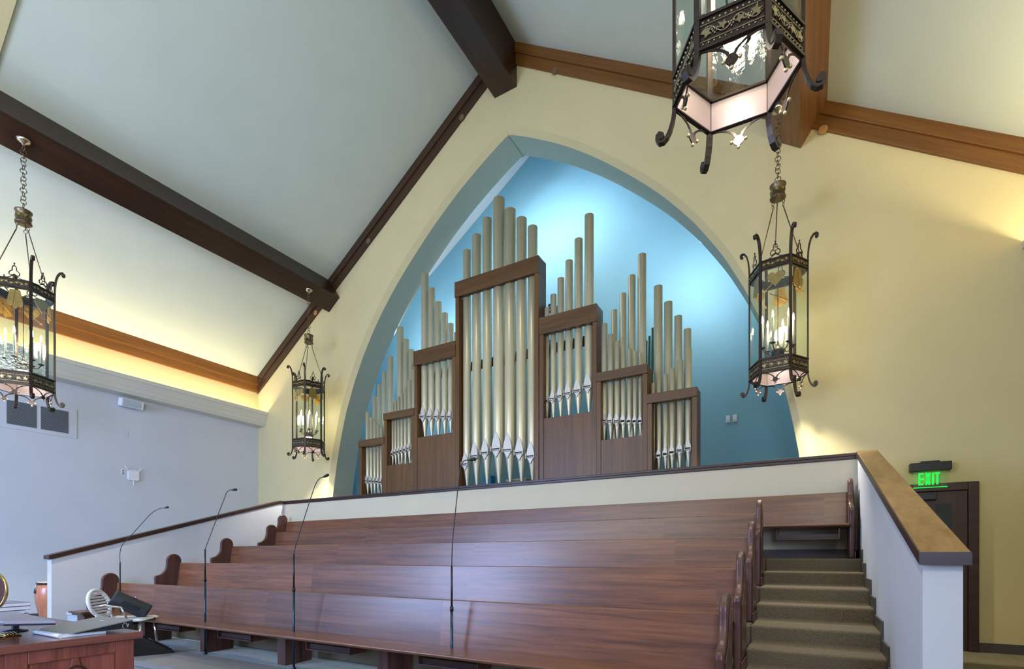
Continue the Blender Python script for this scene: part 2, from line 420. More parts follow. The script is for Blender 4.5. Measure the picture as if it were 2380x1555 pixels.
# floors
struct(MB().box(XL, XR, YREAR, 2.97, -1.80, -1.62).build('floor', 'floor'))
struct(MB().box(XL, XR, 3.58, YW+.0, -1.45, ZF).build('floor_chancel', 'carpet_blue'))
struct(MB().box(XL, .50, 2.97, 3.58, -1.26, ZF+.006).box(XL, .50, 3.02, 3.58, -1.62, -1.26).build('floor_edge', 'band'))
struct(MB().box(.514, XR, 2.97, YW, -1.62, ZF+.004).build('floor_landing', 'floor'))
NOS = [6.90, 6.53, 5.985, 5.615, 5.07, 4.70, 4.155, 3.785]
def stepz(i): return -.015-.149*i
XA0, XA1 = -10.45, .514
def profile(idx):
    pts = [(7.60, -.015)]
    for j, i in enumerate(idx):
        pts.append((NOS[i], stepz(i))); nz = stepz(idx[j+1]) if j+1 < len(idx) else ZF
        pts.append((NOS[i], nz))
    pts += [(7.60, ZF)]
    return pts
struct(MB().prism(profile([0, 2, 4, 6]), 'X', -9.42, -.46).build('floor_risers', 'carpet', bevel=.02, seg=3))
struct(MB().prism(profile(range(8)), 'X', -.46, XA1).build('floor_steps_right', 'carpet', bevel=.022, seg=3))
struct(MB().prism(profile(range(8)), 'X', XA0, -9.42).build('floor_steps_left', 'carpet', bevel=.022, seg=3))
struct(MB().box(-10.62, .66, 7.73, 9.28, -.2, -.015).box(-10.81, .57, 9.28, YB, -.2, -.015).build('floor_organ', 'floor'))

# knee walls and their wooden caps
YK = 7.60
struct(MB().box(-10.47-.16, .514+.16, YK+.02, YK+.16, ZF, 1.215).build('wall_choir_back', 'knee'))
def side_knee(name, x0, x1):
    p = [(3.41, ZF-.4), (3.41, -.034), (7.50, 1.222), (YK+.16, 1.222), (YK+.16, ZF-.4)]
    return struct(MB().prism(p, 'X', x0, x1).build(name, 'side'))
side_knee('wall_choir_right', .514, .677)
side_knee('wall_choir_left', -10.47-.163, -10.47)
def cap_poly(): return [(3.37, -.036), (3.37, .028), (7.50, 1.288), (YK+.2, 1.288), (YK+.2, 1.222), (7.50, 1.222), (3.42, -.030)]
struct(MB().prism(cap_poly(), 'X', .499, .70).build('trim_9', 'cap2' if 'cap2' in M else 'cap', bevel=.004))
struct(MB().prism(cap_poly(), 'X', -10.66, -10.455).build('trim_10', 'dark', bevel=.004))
struct(MB().box(-10.5, .52, YK, YK+.19, 1.212, 1.288).box(-10.5, .52, YK-.012, YK+.10, 1.250, 1.288).build('trim_11', 'dark', bevel=.006))
# dark edge strip under the sloped caps
struct(MB().prism([(3.362, -.038), (3.362, .022), (7.50, 1.280), (7.50, 1.219)], 'X', .492, .510).build('trim_12', 'dark'))
# the near end of the cap carries a dark strip
struct(MB().box(.494, .702, 3.360, 3.372, -.04, .026).build('trim_13', 'dark'))
# stepped skirting on the stair side of the knee walls
def skirt(name, x0, x1):
    mb = MB(); h = .10
    top = []
    for i in range(8):
        top.append((NOS[i]-.03+.0, stepz(i)+h))
    pts = [(YK, stepz(0)+h)]
    for i in range(8):
        pts.append((NOS[i]-.045, stepz(i)+h))
        nz = (stepz(i+1) if i < 7 else ZF)+h
        pts.append((NOS[i]-.045, nz))
    pts += [(3.41, ZF+h), (3.41, ZF-.05), (YK, ZF-.05)]
    return struct(mb.prism(pts, 'X', x0, x1).build(name, 'base', bevel=.004))
skirt('baseboard_right_stair', .500, .515); skirt('baseboard_left_stair', -10.471, -10.456)
struct(MB().box(-10.46, .50, YK+.005, YK+.021, -.015, .10).build('baseboard_choir', 'base'))
struct(MB().box(1.86, XR, YW-.014, YW, ZF+.004, ZF+.125).box(.70, .80, YW-.014, YW, ZF+.004, ZF+.125).build('baseboard_front', 'base'))
struct(MB().box(XL, XL+.014, YREAR, 8.6, ZF, ZF+.12).build('baseboard_left', 'base'))

# ================================================================== BEAMS
def purlin(sg, label):
    ctr = (CX+sg*4.82, 6.33)
    t = thing('roof_beam', (ctr[0], 4, ctr[1]), label, 'beam', None)
    A = (4.985, roof(CX+4.985)+.05); 
    p = [(4.985, 6.76), (4.642, 6.232), (5.008, 5.968), (5.36, 6.50)]
    MB().prism([(CX+sg*a, z) for a, z in p], 'Y', YREAR, YW+.02).build('beam_body', 'beam_lit' if sg > 0 else 'beam', t, bevel=.006, at=None).location = Vector((0, 0, 0))-Vector(t.location)
    return t
M['beam_lit'] = wood('beam_wood_right_lit', (.12, .048, .014), (.22, .095, .028), .36, 'Y')  # same beam wood, lightened for the lantern light falling on it
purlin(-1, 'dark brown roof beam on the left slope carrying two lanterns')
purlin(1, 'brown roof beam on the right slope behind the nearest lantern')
tag(MB().box(-5.373, -4.872, YREAR, YW+.02, 9.055, 9.95).build('ridge_beam', 'beam', bevel=.006), 'dark ridge beam running along the peak of the ceiling', 'beam')

for i, ((x, z), lab, mt) in enumerate([((-4.05, 8.93), 'first round cover plate right of the ridge beam', 'plugd'), ((-6.14, 8.97), 'first round cover plate left of the ridge beam', 'plugd'),
        ((-8.76, 7.26), 'round cover plate midway down the left rake board', 'plugd'), ((-10.56, 6.04), 'round cover plate just below the left roof beam', 'plug'),
        ((.17, 6.09), 'large tan round cover plate beside the right roof beam', 'plug')]):
    tag(MB().cyl((0, 0, 0), (0, -.012, 0), .06, n=24).build('cover_plate', mt, at=None), lab, 'cover plate', 'round plates on the rake boards').location = (x, YW-.045, z)

# ================================================================== ORGAN
ORG = thing('pipe_organ', (CX, 8.4, -.015), 'stepped brown wooden pipe organ with silvery pipes inside the blue arch', 'pipe organ')
YO, YO2 = 8.25, 8.56
def oloc(o): o.location = Vector(o.location)-Vector(ORG.location); return o
SEC = {'L1': (-8.74, -7.985, 2.61, None, .15), 'L2': (-7.985, -7.135, 3.115, 1.98, .15), 'L3': (-7.135, -6.075, 4.29, 2.487, .30), 'C': (-6.075, -4.225, 5.444, None, .30),
       'R1': (-4.20, -3.12, 4.30, 2.487, .30), 'R2': (-3.12, -2.26, 3.118, 1.975, .15), 'R3': (-2.26, -1.495, 2.62, None, .15)}
for k, (x0, x1, zt, pan, rh) in SEC.items():
    sw = .085 if k == 'C' else .075
    sec = MB()
    fr = bpy.data.objects.new('case_bay', None)
    z0 = -.015
    # frame: stiles
    mbs = MB()
    mbs.box(x0, x0+sw, YO, YO2, z0, zt-rh-.001).box(x1-sw, x1, YO, YO2, z0, zt-rh-.001)
    body = mbs.build('case_frame', 'organ', ORG, bevel=.004); oloc(body)
    rail = MB().box(x0-.012, x1+.004, YO-.015, YO+.075, zt-rh, zt).box(x0, x0+.03, YO+.075, YO2, zt-rh, zt).box(x1-.03, x1, YO+.075, YO2, zt-rh, zt).build('top_rail', 'organx', ORG, bevel=.004); oloc(rail)
    zs = pan if pan else 1.32
    pn = MB().box(x0+sw, x1-sw, YO+.012, YO+.035, z0, zs).box(x0+sw, x1-sw, YO+.0355, YO2-.02, zs-.03, zs-.001).build('case_panel', 'organ', ORG, bevel=.003); oloc(pn)
# side gap filler between centre tower and right bay
oloc(MB().box(-4.226, -4.199, YO+.02, YO2-.02, -.015, 4.29).build('filler_strip', 'organ', ORG))
PIPES = {'C': [(-5.897, .081, 6.095, 1.841, 1.428), (-5.667, .092, 6.325, 1.977, 1.428), (-5.423, .093, 6.569, 2.019, 1.426), (-5.152, .113, 6.863, 2.057, 1.426), (-4.904, .108, 6.565, 2.016, 1.427), (-4.658, .099, 6.321, 1.942, 1.427), (-4.425, .092, 6.093, 1.852, 1.428)],
 'L3': [(-6.972, .078, 5.927, 2.932, 2.519), (-6.794, .072, 5.576, 2.908, 2.518), (-6.617, .068, 5.25, 2.884, 2.518), (-6.45, .062, 4.984, 2.861, 2.519), (-6.301, .056, 4.738, 2.841, 2.521), (-6.163, .05, 4.526, 2.822, 2.52)],
 'L2': [(-7.872, .03, 3.374, 2.251, 2.017), (-7.79, .033, 3.41, 2.272, 2.019), (-7.702, .034, 3.474, 2.282, 2.018), (-7.61, .037, 3.55, 2.292, 2.016), (-7.508, .040, 3.645, 2.303, 2.013), (-7.395, .046, 3.779, 2.317, 2.009), (-7.268, .048, 3.978, 2.321, 2.005)],
 'L1': [(-8.625, .050, 3.266, 1.714, 1.433), (-8.515, .041, 3.124, 1.706, 1.431), (-8.41, .037, 3.022, 1.696, 1.429), (-8.31, .035, 2.945, 1.683, 1.427), (-8.21, .035, 2.884, 1.662, 1.425)],
 'R1': [(-4.13, .045, 4.531, 2.83, 2.522), (-4.0, .055, 4.736, 2.848, 2.52), (-3.855, .061, 4.99, 2.871, 2.521), (-3.693, .068, 5.256, 2.894, 2.518), (-3.512, .073, 5.584, 2.911, 2.519), (-3.315, .080, 5.941, 2.95, 2.518)],
 'R2': [(-3.04, .053, 3.99, 2.325, 2.007), (-2.925, .048, 3.784, 2.308, 2.004), (-2.81, .046, 3.643, 2.292, 2.006), (-2.703, .042, 3.548, 2.28, 2.003), (-2.6, .037, 3.473, 2.266, 2.005), (-2.505, .035, 3.418, 2.253, 2.007), (-2.415, .032, 3.373, 2.244, 2.005)],
 'R3': [(-2.205, .033, 2.832, 1.639, 1.423), (-2.11, .037, 2.872, 1.647, 1.423), (-2.006, .038, 2.94, 1.661, 1.423), (-1.9, .042, 3.016, 1.677, 1.424), (-1.779, .046, 3.124, 1.692, 1.424), (-1.648, .050, 3.265, 1.709, 1.422)]}
def pipe(x, r, zt, zm, zb, y=8.405):
    """open flue pipe: cylinder, flattened mouth facing the room, conical foot"""
    mb = MB(); n = 24
    mb.lathe([(r-.006, zt-.10), (r-.004, zt), (r, zt), (r, zm), (r*.97, zm-.012), (r*.24, zb)], (0, 0, 0), n)
    mb.cyl((0, 0, zb-.05), (0, 0, zb+.003), r*.24, n=12)
    mb.lathe([(1e-4, zt-.102), (r-.006, zt-.10)], (0, 0, 0), n)
    zs = zt
    p = mb.build('pipe', 'pipe', ORG); p.location = Vector((x, y, 0))-Vector(ORG.location)
    # pointed upper lip (flat ogive), lower lip wedge
    w = r*.86; h = r*2.9
    q = MB(); yf = -r*1.0-.002
    pts = [(-w*1.05, zm+.012), (w*1.05, zm+.012)]
    for t in (.25, .5, .72, .9): pts.append((w*(1-t**1.8), zm+.012+h*t))
    pts.append((0, zm+.012+h))
    for t in (.9, .72, .5, .25): pts.append((-w*(1-t**1.8), zm+.012+h*t))
    q.prism(pts, 'Y', yf-.004, yf+r*.45)
    q.prism([(-w, zm-.022), (w, zm-.022), (w*.85, zm-.022-r*.1), (0, zm-.022-r*1.25), (-w*.85, zm-.022-r*.1)], 'Y', yf-.004, yf+r*.45)
    o = q.build('lip', 'pipe_flat', p)
    # dark mouth slot between ears
    MB().box(-w*1.0, w*1.0, yf-.003, yf+r*.4, zm-.021, zm+.011).build('mouth', 'slit', p)
    e = MB()
    big = r > .045
    e.box(-w*1.14, -w*1.0, yf-.028 if big else yf-.015, yf+r*.5, zm-.045, zm+.05)
    e.box(w*1.0, w*1.14, yf-.028 if big else yf-.015, yf+r*.5, zm-.045, zm+.05)
    if big: e.cyl((-w*1.0, yf-.018, zm-.020), (w*1.0, yf-.018, zm-.020), .010, n=10)
    e.box(-w*1.0, w*1.0, yf+r*.42, yf+r*.5, zm-.045, zm+.05)
    e.build('ear', 'pipe_flat', p)
    return p
for k in ('L1', 'L2', 'L3', 'C', 'R1', 'R2', 'R3'):
    for a in PIPES[k]: pipe(*a)
for (x, r, zt) in [(-8.709, .049, 3.717), (-8.564, .05, 3.967), (-8.404, .057, 4.232), (-8.212, .070, 4.531), (-7.922, .075, 5.137), (-7.755, .069, 4.831), (-7.598, .063, 4.573), (-7.46, .055, 4.325),
                   (-2.962, .055, 4.328), (-2.806, .06, 4.579), (-2.649, .065, 4.847), (-2.474, .073, 5.158), (-2.199, .073, 4.545), (-2.031, .068, 4.236), (-1.87, .062, 3.968), (-1.723, .059, 3.72)]:
    mb = MB().lathe([(1e-4, zt-.1), (r-.005, zt-.10), (r-.004, zt), (r, zt), (r, 1.75), (r*.3, 1.40), (r*.3, 1.29)], (0, 0, 0), 24)
    p = mb.build('pipe', 'pipe', ORG); p.location = Vector((x, 8.70, 0))-Vector(ORG.location)
M['greenpipe'] = plain('dark_green_pipe', (.10, .20, .16), .25, .7)
for (x, r, zt) in [(-2.45, .018, 3.76), (-2.40, .022, 3.83), (-2.345, .022, 3.96)]:
    p = MB().lathe([(1e-4, zt), (r, zt), (r, 3.3), (r*.4, 3.1), (r*.4, 1.29)], (0, 0, 0), 16).build('pipe', 'greenpipe', ORG); p.location = Vector((x, 8.9, 0))-Vector(ORG.location)
    p['label'] = 'thin dark pipe'
oloc(MB().box(-8.65, -1.6, 8.57, 9.1, 1.25, 1.30).box(-8.6, -8.4, 8.62, 9.0, -.015, 1.25).box(-1.85, -1.65, 8.62, 9.0, -.015, 1.25).box(-5.3, -4.9, 8.62, 9.0, -.015, 1.25).build('wind_chest', 'organx', ORG, bevel=.005))
oloc(MB().box(-7.1, -3.15, 8.58, 8.62, 3.78, 3.95).build('pipe_support', 'dark', ORG))
# things inside the organ chamber
tag(MB().box(-.09, .09, -.09, .09, 0, .36).build('storage_bin', 'bin', bevel=.01), 'blue bin seen between the feet of the tallest organ pipes', 'bin').location = (-5.66, 8.86, 1.30)
tag(MB().box(-.22, .22, -.12, .12, 0, .20).box(-.23, .23, -.13, .13, .20, .24).build('storage_box', 'box', bevel=.01), 'beige lidded box seen between the feet of the tallest organ pipes', 'box').location = (-4.98, 8.88, 1.30)
t = thing('security_camera', (-4.12, 8.60, 4.56), 'small dark camera with white ring on organ right of the tallest tower', 'camera')
MB().box(-.06, .06, -.05, .22, -.03, .12).build('camera_body', 'blackp', t, bevel=.01)
o = MB().tube([(.035*cos(a*pi/10), -.058, .035*sin(a*pi/10)+.03) for a in range(20)], .008, 6, True).build('lens_ring', 'white', t)
MB().cyl((0, -.052, .03), (0, -.07, .03), .022).build('lens', 'darkglass', t)
MB().box(-.012, .012, .05, .08, -.28, -.03).build('bracket', 'blackp', t)

# ================================================================== WALL ITEMS
def pt(x, y, z): return Vector((x, y, z))
t = thing('air_grille', (XL, 4.015, 2.71), 'large white two-panel air grille high on the left wall', 'air vent')
MB().box(0, .012, -.60, .60, -.30, .30).build('frame', 'side', t, bevel=.003)
for yc in (-.245, .245):
    g = MB().box(.0125, .014, yc-.215, yc+.215, -.222, .222).build('backing', 'filter', t)
    g = MB()
    for i in range(26):
        z = -.213+i*.01705; g.box(.0145, .024, yc-.215, yc+.215, z-.0022, z+.0016)
    g.build('louvre_panel', 'lightgrey', t)
t = thing('wall_speaker', (XL, 5.53, 3.37), 'small white box loudspeaker mounted under the left cornice', 'loudspeaker')
b = MB().box(.06, .20, -.22, .22, -.085, .085); b.xf(Matrix.Rotation(R(12), 4, 'Y')); b.build('cabinet', 'white', t, bevel=.015)
b = MB().box(.201, .212, -.19, .16, -.070, .070); b.xf(Matrix.Rotation(R(12), 4, 'Y')); b.build('grille', 'lightgrey', t, bevel=.01)
MB().box(0, .1, -.03, .03, -.03, .03).build('bracket', 'white', t)
t = thing('wireless_router', (XL, 5.62, 1.80), 'white rounded wireless access point with three antennas on the left wall', 'router')
b = MB(); b.prism([(.115*cos(a)*(1 if abs(cos(a)) < .01 else 1)*min(1.25, 1/max(abs(cos(a)), abs(sin(a)))), .115*sin(a)*min(1.25, 1/max(abs(cos(a)), abs(sin(a))))) for a in [i*pi/16 for i in range(32)]], 'X', .005, .04)
b.build('housing', 'white', t, bevel=.012)
for a, (y, z) in ((R(38), (-.09, .09)), (R(-38), (.09, .09)), (R(178), (.0, -.10))):
    MB().cyl((.03, y, z), (.05, y-sin(a)*.13, z+cos(a)*.13), .010, .008, n=10).build('antenna', 'white', t)
t = thing('wall_outlet', (XL, 5.43, 1.855), 'white electrical outlet left of the router on the left wall', 'outlet')
MB().box(0, .008, -.04, .04, -.06, .06).build('plate', 'white', t, bevel=.003)
MB().box(.008, .012, -.018, .018, -.045, -.008).box(.008, .012, -.018, .018, .008, .045).build('socket', 'grey', t)
tag(MB().box(0, .006, -.066, .066, -.07, .07).build('blank_plate', 'side', bevel=.003), 'flush painted blank plate on the left wall below the speaker', 'wall plate').location = (XL, 5.465, 2.685)
for x, z, lab in ((-1.375, 2.70, 'left of the two pale sensor boxes on the blue recess wall'), (-1.25, 2.70, 'right of the two pale sensor boxes on the blue recess wall')):
    t = thing('thermostat', (x, YB, z), lab, 'thermostat', 'sensor boxes on the recess wall')
    MB().box(-.038, .038, -.035, 0, -.07, .07).build('housing', 'white', t, bevel=.006)
    MB().box(-.02, .02, -.037, -.0352, -.05, -.03).build('slot', 'lightgrey', t)

# exit sign
t = thing('exit_sign', (1.365, YW, 1.18), 'green illuminated EXIT sign above the dark door', 'exit sign')
MB().box(-.215, .215, -.11, 0, -.055, .055).box(-.10, .10, -.07, 0, .0555, .078).build('housing', 'black', t, bevel=.006)
MB().box(-.175, .175, -.062, -.054, -.265, -.056).build('panel', 'clear', t)
MB().box(-.175, .175, -.064, -.052, -.271, -.265).build('edge_light', 'green', t)
def letter(ch, x, h=.155, w=.052, k=.0155):
    m = MB(); y0, y1 = -.074, -.064
    if ch == 'E': m.box(x, x+k, y0, y1, 0, h); [m.box(x+k, x+w, y0, y1, a, a+k) for a in (0, h/2-k/2, h-k)]
    if ch == 'I': m.box(x, x+k, y0, y1, 0, h)
    if ch == 'T': m.box(x+w/2-k/2, x+w/2+k/2, y0, y1, 0, h-k); m.box(x, x+w, y0, y1, h-k, h)
    if ch == 'X':
        m.prism([(x, 0), (x+k*1.15, 0), (x+w, h), (x+w-k*1.15, h)], 'Y', y0, y1)
        m.prism([(x, h), (x+k*1.15, h), (x+w, 0), (x+w-k*1.15, 0)], 'Y', y0, y1)
    m.xf(Matrix.Translation((0, 0, -.235)))
    return m
for ch, x in (('E', -.12), ('X', -.05), ('I', .020), ('T', .047)):
    letter(ch, x).build('letter', 'green', t)
# door
d = thing('door_1', (1.30, YW, ZF+.004), 'dark wooden door with narrow window and closer at the right', 'door'); d['kind'] = 'structure'
MB().box(-.56, -.45, -.05, 0, 0, 2.165).box(.45, .555, -.05, 0, 0, 2.165).box(-.45, .45, -.05, 0, 2.06, 2.165).build('door_frame', 'dark', d, bevel=.008)
MB().box(-.449, .449, -.022, 0, 0, 2.059).build('door_leaf', 'door', d, bevel=.004)
MB().box(.13, .29, -.026, -.0225, 1.05, 1.90).build('glass_lite', 'darkglass', d)
MB().box(-.1, .13, -.085, -.0225, 1.95, 2.03).build('door_closer', 'blackp', d, bevel=.008)

# ================================================================== PEWS
ends = None
def end_profile():
    pts = []
    # rear edge up
    pts += [(0, 0), (0, .85)]
    for i in range(1, 12):
        a = pi*i/12; pts.append((-.115+.115*cos(a), .85+.115*sin(a)))
    pts += [(-.23, .85), (-.232, .79)]
    # concave sweep down to the arm
    for i in range(1, 9):
        t = i/8; pts.append((-.232-.168*t**1.9, .79-.185*(1-(1-t)**1.7)))
    pts += [(-.412, .585), (-.415, .56), (-.41, .50), (-.41, 0)]
    return pts
def pew(label, k, x0, x1, detail):
    Yb = 7.52-.915*k; fl = -.015-.298*k
    t = thing('choir_pew', ((x0+x1)/2, Yb, fl), label, 'pew', 'choir pews facing the nave')
    hl = (x1-x0)/2
    # back: thin tilted board with eased top
    MB().prism([(-.035, .812), (0, .812), (0, .79), (-.055, .36), (-.095, .36)], 'X', -hl, hl).build('backrest', 'pew', t, bevel=.007)
    MB().prism([(-.50, .405), (-.505, .39), (-.49, .372), (-.07, .360), (-.07, .398), (-.30, .405)], 'X', -hl, hl).build('seat', 'pew', t, bevel=.006)
    for sg in (-1, 1):
        a, b = (-hl-.055, -hl) if sg < 0 else (hl, hl+.055)
        e = MB().prism(end_profile(), 'X', a, b).build('end_panel', 'pewend', t, bevel=.017, seg=3)
        o1, o2 = (a-.014, a) if sg < 0 else (b, b+.014)
        pl = MB().box(o1, o2, -.40, -.01, 0, .085).build('plinth', 'pewend', e, bevel=.006)
        gp = MB().prism([(-.05, .12), (-.05, .80), (-.115, .87), (-.175, .80), (-.19, .74), (-.25, .62), (-.355, .53), (-.355, .12)], 'X', o1+(.006 if sg < 0 else 0), o2-(0 if sg < 0 else .006)).build('raised_panel', 'pewend', e, bevel=.006)
    if detail:
        cx = (x0+x1)/2
        legs = [x for x in (-8.20, -6.66, -5.11, -3.58, -2.05) if x0+.6 < x < x1-.6]
        if k == 0: legs = [-8.7, -7.2, -5.7, -4.2, -2.6, -1.0]
        for lx in legs:
            lg = MB().box(lx-cx-.07, lx-cx+.07, -.185, .02, 0, .36).box(lx-cx-.045, lx-cx+.045, .02, .19 if k == 4 else .06, 0, .36)
            lg.xf(Matrix.Translation((0, -.0, 0)))
            lg.build('leg', 'pewend', t, bevel=.008)
        racks = [-8.85, -7.45, -5.92, -4.30, -2.76, -1.25] if k == 4 else [-9.4, -7.9, -6.4, -4.9, -3.4, -1.8, -.02]
        for rx in racks:
            w = .33; m = MB(); X0, X1 = rx-cx-w, rx-cx+w; y0, y1 = -.24, -.02
            if k == 0: y0, y1 = -.38, -.12
            m.box(X0, X1, y0, y1, .225, .237).box(X0, X0+.012, y0, y1, .237, .360).box(X1-.012, X1, y0, y1, .237, .360)
            m.build('book_rack', 'pewend', t, bevel=.002)
            r_ = MB()
            for j in range(5): r_.box(X0+.012, X1-.012, y0+.03+j*.035, y0+.042+j*.035, .239, .29)
            r_.build('rack_slats', 'dark', t)
    return t
pew('rearmost choir pew, longest one, directly under the white knee wall', 0, -10.22, .40, True)
pew('fourth choir pew from the front, dark wood, second from the back', 1, -9.30, -.52, False)
pew('third and middle choir pew of the five, red-brown striped wood', 2, -9.30, -.52, False)
pew('second choir pew from the front, directly behind the frontmost one', 3, -9.30, -.52, False)
pew('frontmost choir pew with legs and book racks showing beneath', 4, -9.30, -.52, True)

# ================================================================== MICROPHONES
def mic(name_label, base, top, joint, goose, tip):
    bx, by = base
    t = thing('microphone_stand', (bx, by, ZF+.006), name_label, 'microphone', 'choir microphones in front of the pews')
    L = Vector(t.location)
    rel = lambda p: Vector(p)-L
    j = rel((bx, by, joint)); tp = rel((bx, by, top))
    MB().lathe([(1e-4, 0), (.024, 0), (.024, .008), (.016, .016), (.012, .03)], (0, 0, 0), 20).build('base', 'black', t)
    MB().cyl((0, 0, .01), (0, 0, j.z), .0125, n=12).build('lower_tube', 'bluemetal', t)
    MB().cyl((0, 0, j.z-.02), (0, 0, j.z+.02), .016, n=12).build('clutch', 'black', t)
    MB().cyl((0, 0, j.z), (0, 0, tp.z), .009, n=12).build('upper_tube', 'black', t)
    # smooth gooseneck
    P = [tp]+[rel(p) for p in goose]; n = len(P); path = []
    for i in range(n-1):
        p0, p1, p2, p3 = P[max(i-1, 0)], P[i], P[i+1], P[min(i+2, n-1)]
        for q in range(6):
            s = q/6; path.append(.5*((2*p1)+(-p0+p2)*s+(2*p0-5*p1+4*p2-p3)*s*s+(-p0+3*p1-3*p2+p3)*s**3))
    path.append(P[-1])
    MB().tube(path, .0045, 8).build('gooseneck', 'black', t)
    e = P[-1]; d = (P[-1]-P[-2]).normalized()
    MB().tube([e-d*.01, e+d*.01, e+d*.035, e+d*.055, e+d*.065], [.005, .011, .016, .014, .004], 12).build('microphone_head', 'black', t)
    return t
mic('leftmost choir microphone, bent lowest over the first pew', (-8.66, 3.60), -.075, -.66, [(-8.66, 3.60, .07), (-8.62, 3.617, .187), (-8.54, 3.663, .281), (-8.40, 3.75, .47), (-8.26, 3.826, .635), (-8.163, 3.882, .70), (-8.09, 3.92, .715)], None)
mic('second choir microphone from the left, tall and thin', (-6.495, 3.61), .097, -.279, [(-6.483, 3.642-.02, .15), (-6.40, 3.69, .46), (-6.315, 3.74, .72), (-6.285, 3.755, .80), (-6.25, 3.775, .835), (-6.225, 3.79, .838)], None)
mic("third choir microphone from the left, its tip beside the arch's left foot", (-4.78, 3.59), .028, -.346, [(-4.758, 3.601, .138), (-4.68, 3.645, .42), (-4.607, 3.69, .69), (-4.575, 3.71, .79), (-4.54, 3.725, .84), (-4.505, 3.75, .86)], None)
mic('rightmost choir microphone, standing below the tallest organ tower', (-2.742, 3.67), -.084, -.458, [(-2.735, 3.674, .153), (-2.71, 3.69, .45), (-2.684, 3.705, .73), (-2.672, 3.712, .81), (-2.645, 3.727, .855), (-2.61, 3.75, .862)], None)

# ================================================================== LANTERNS
RH = .355     # circumradius of the hexagonal body
def hexp(i, r=RH): a = pi/3*i; return (r*cos(a), r*sin(a))
def side_frame(i):
    """matrix taking local (u along side, v outwards, z up) to lantern space for side i"""
    a = pi/3*i+pi/6; ap = RH*cos(pi/6)
    u = Vector((-sin(a), cos(a), 0)); v = Vector((cos(a), sin(a), 0))
    m = Matrix.Identity(4)
    for r in range(3): m[r][0] = u[r]; m[r][1] = v[r]; m[r][3] = v[r]*ap
    m[2][2] = 1; m[0][2] = 0; m[1][2] = 0
    return m
HALF = RH/2
def leaf(mb, cx, cz, s, rot, y0, y1):
    pts = []
    rad = [1, .45, .8, .42, .95, .42, .8, .45, .7, .2]
    n = len(rad)
    for i, q in enumerate(rad):
        a = rot+2*pi*i/n; pts.append((cx+s*q*cos(a), cz+s*q*sin(a)))
    mb.prism(pts, 'Y', y0, y1)
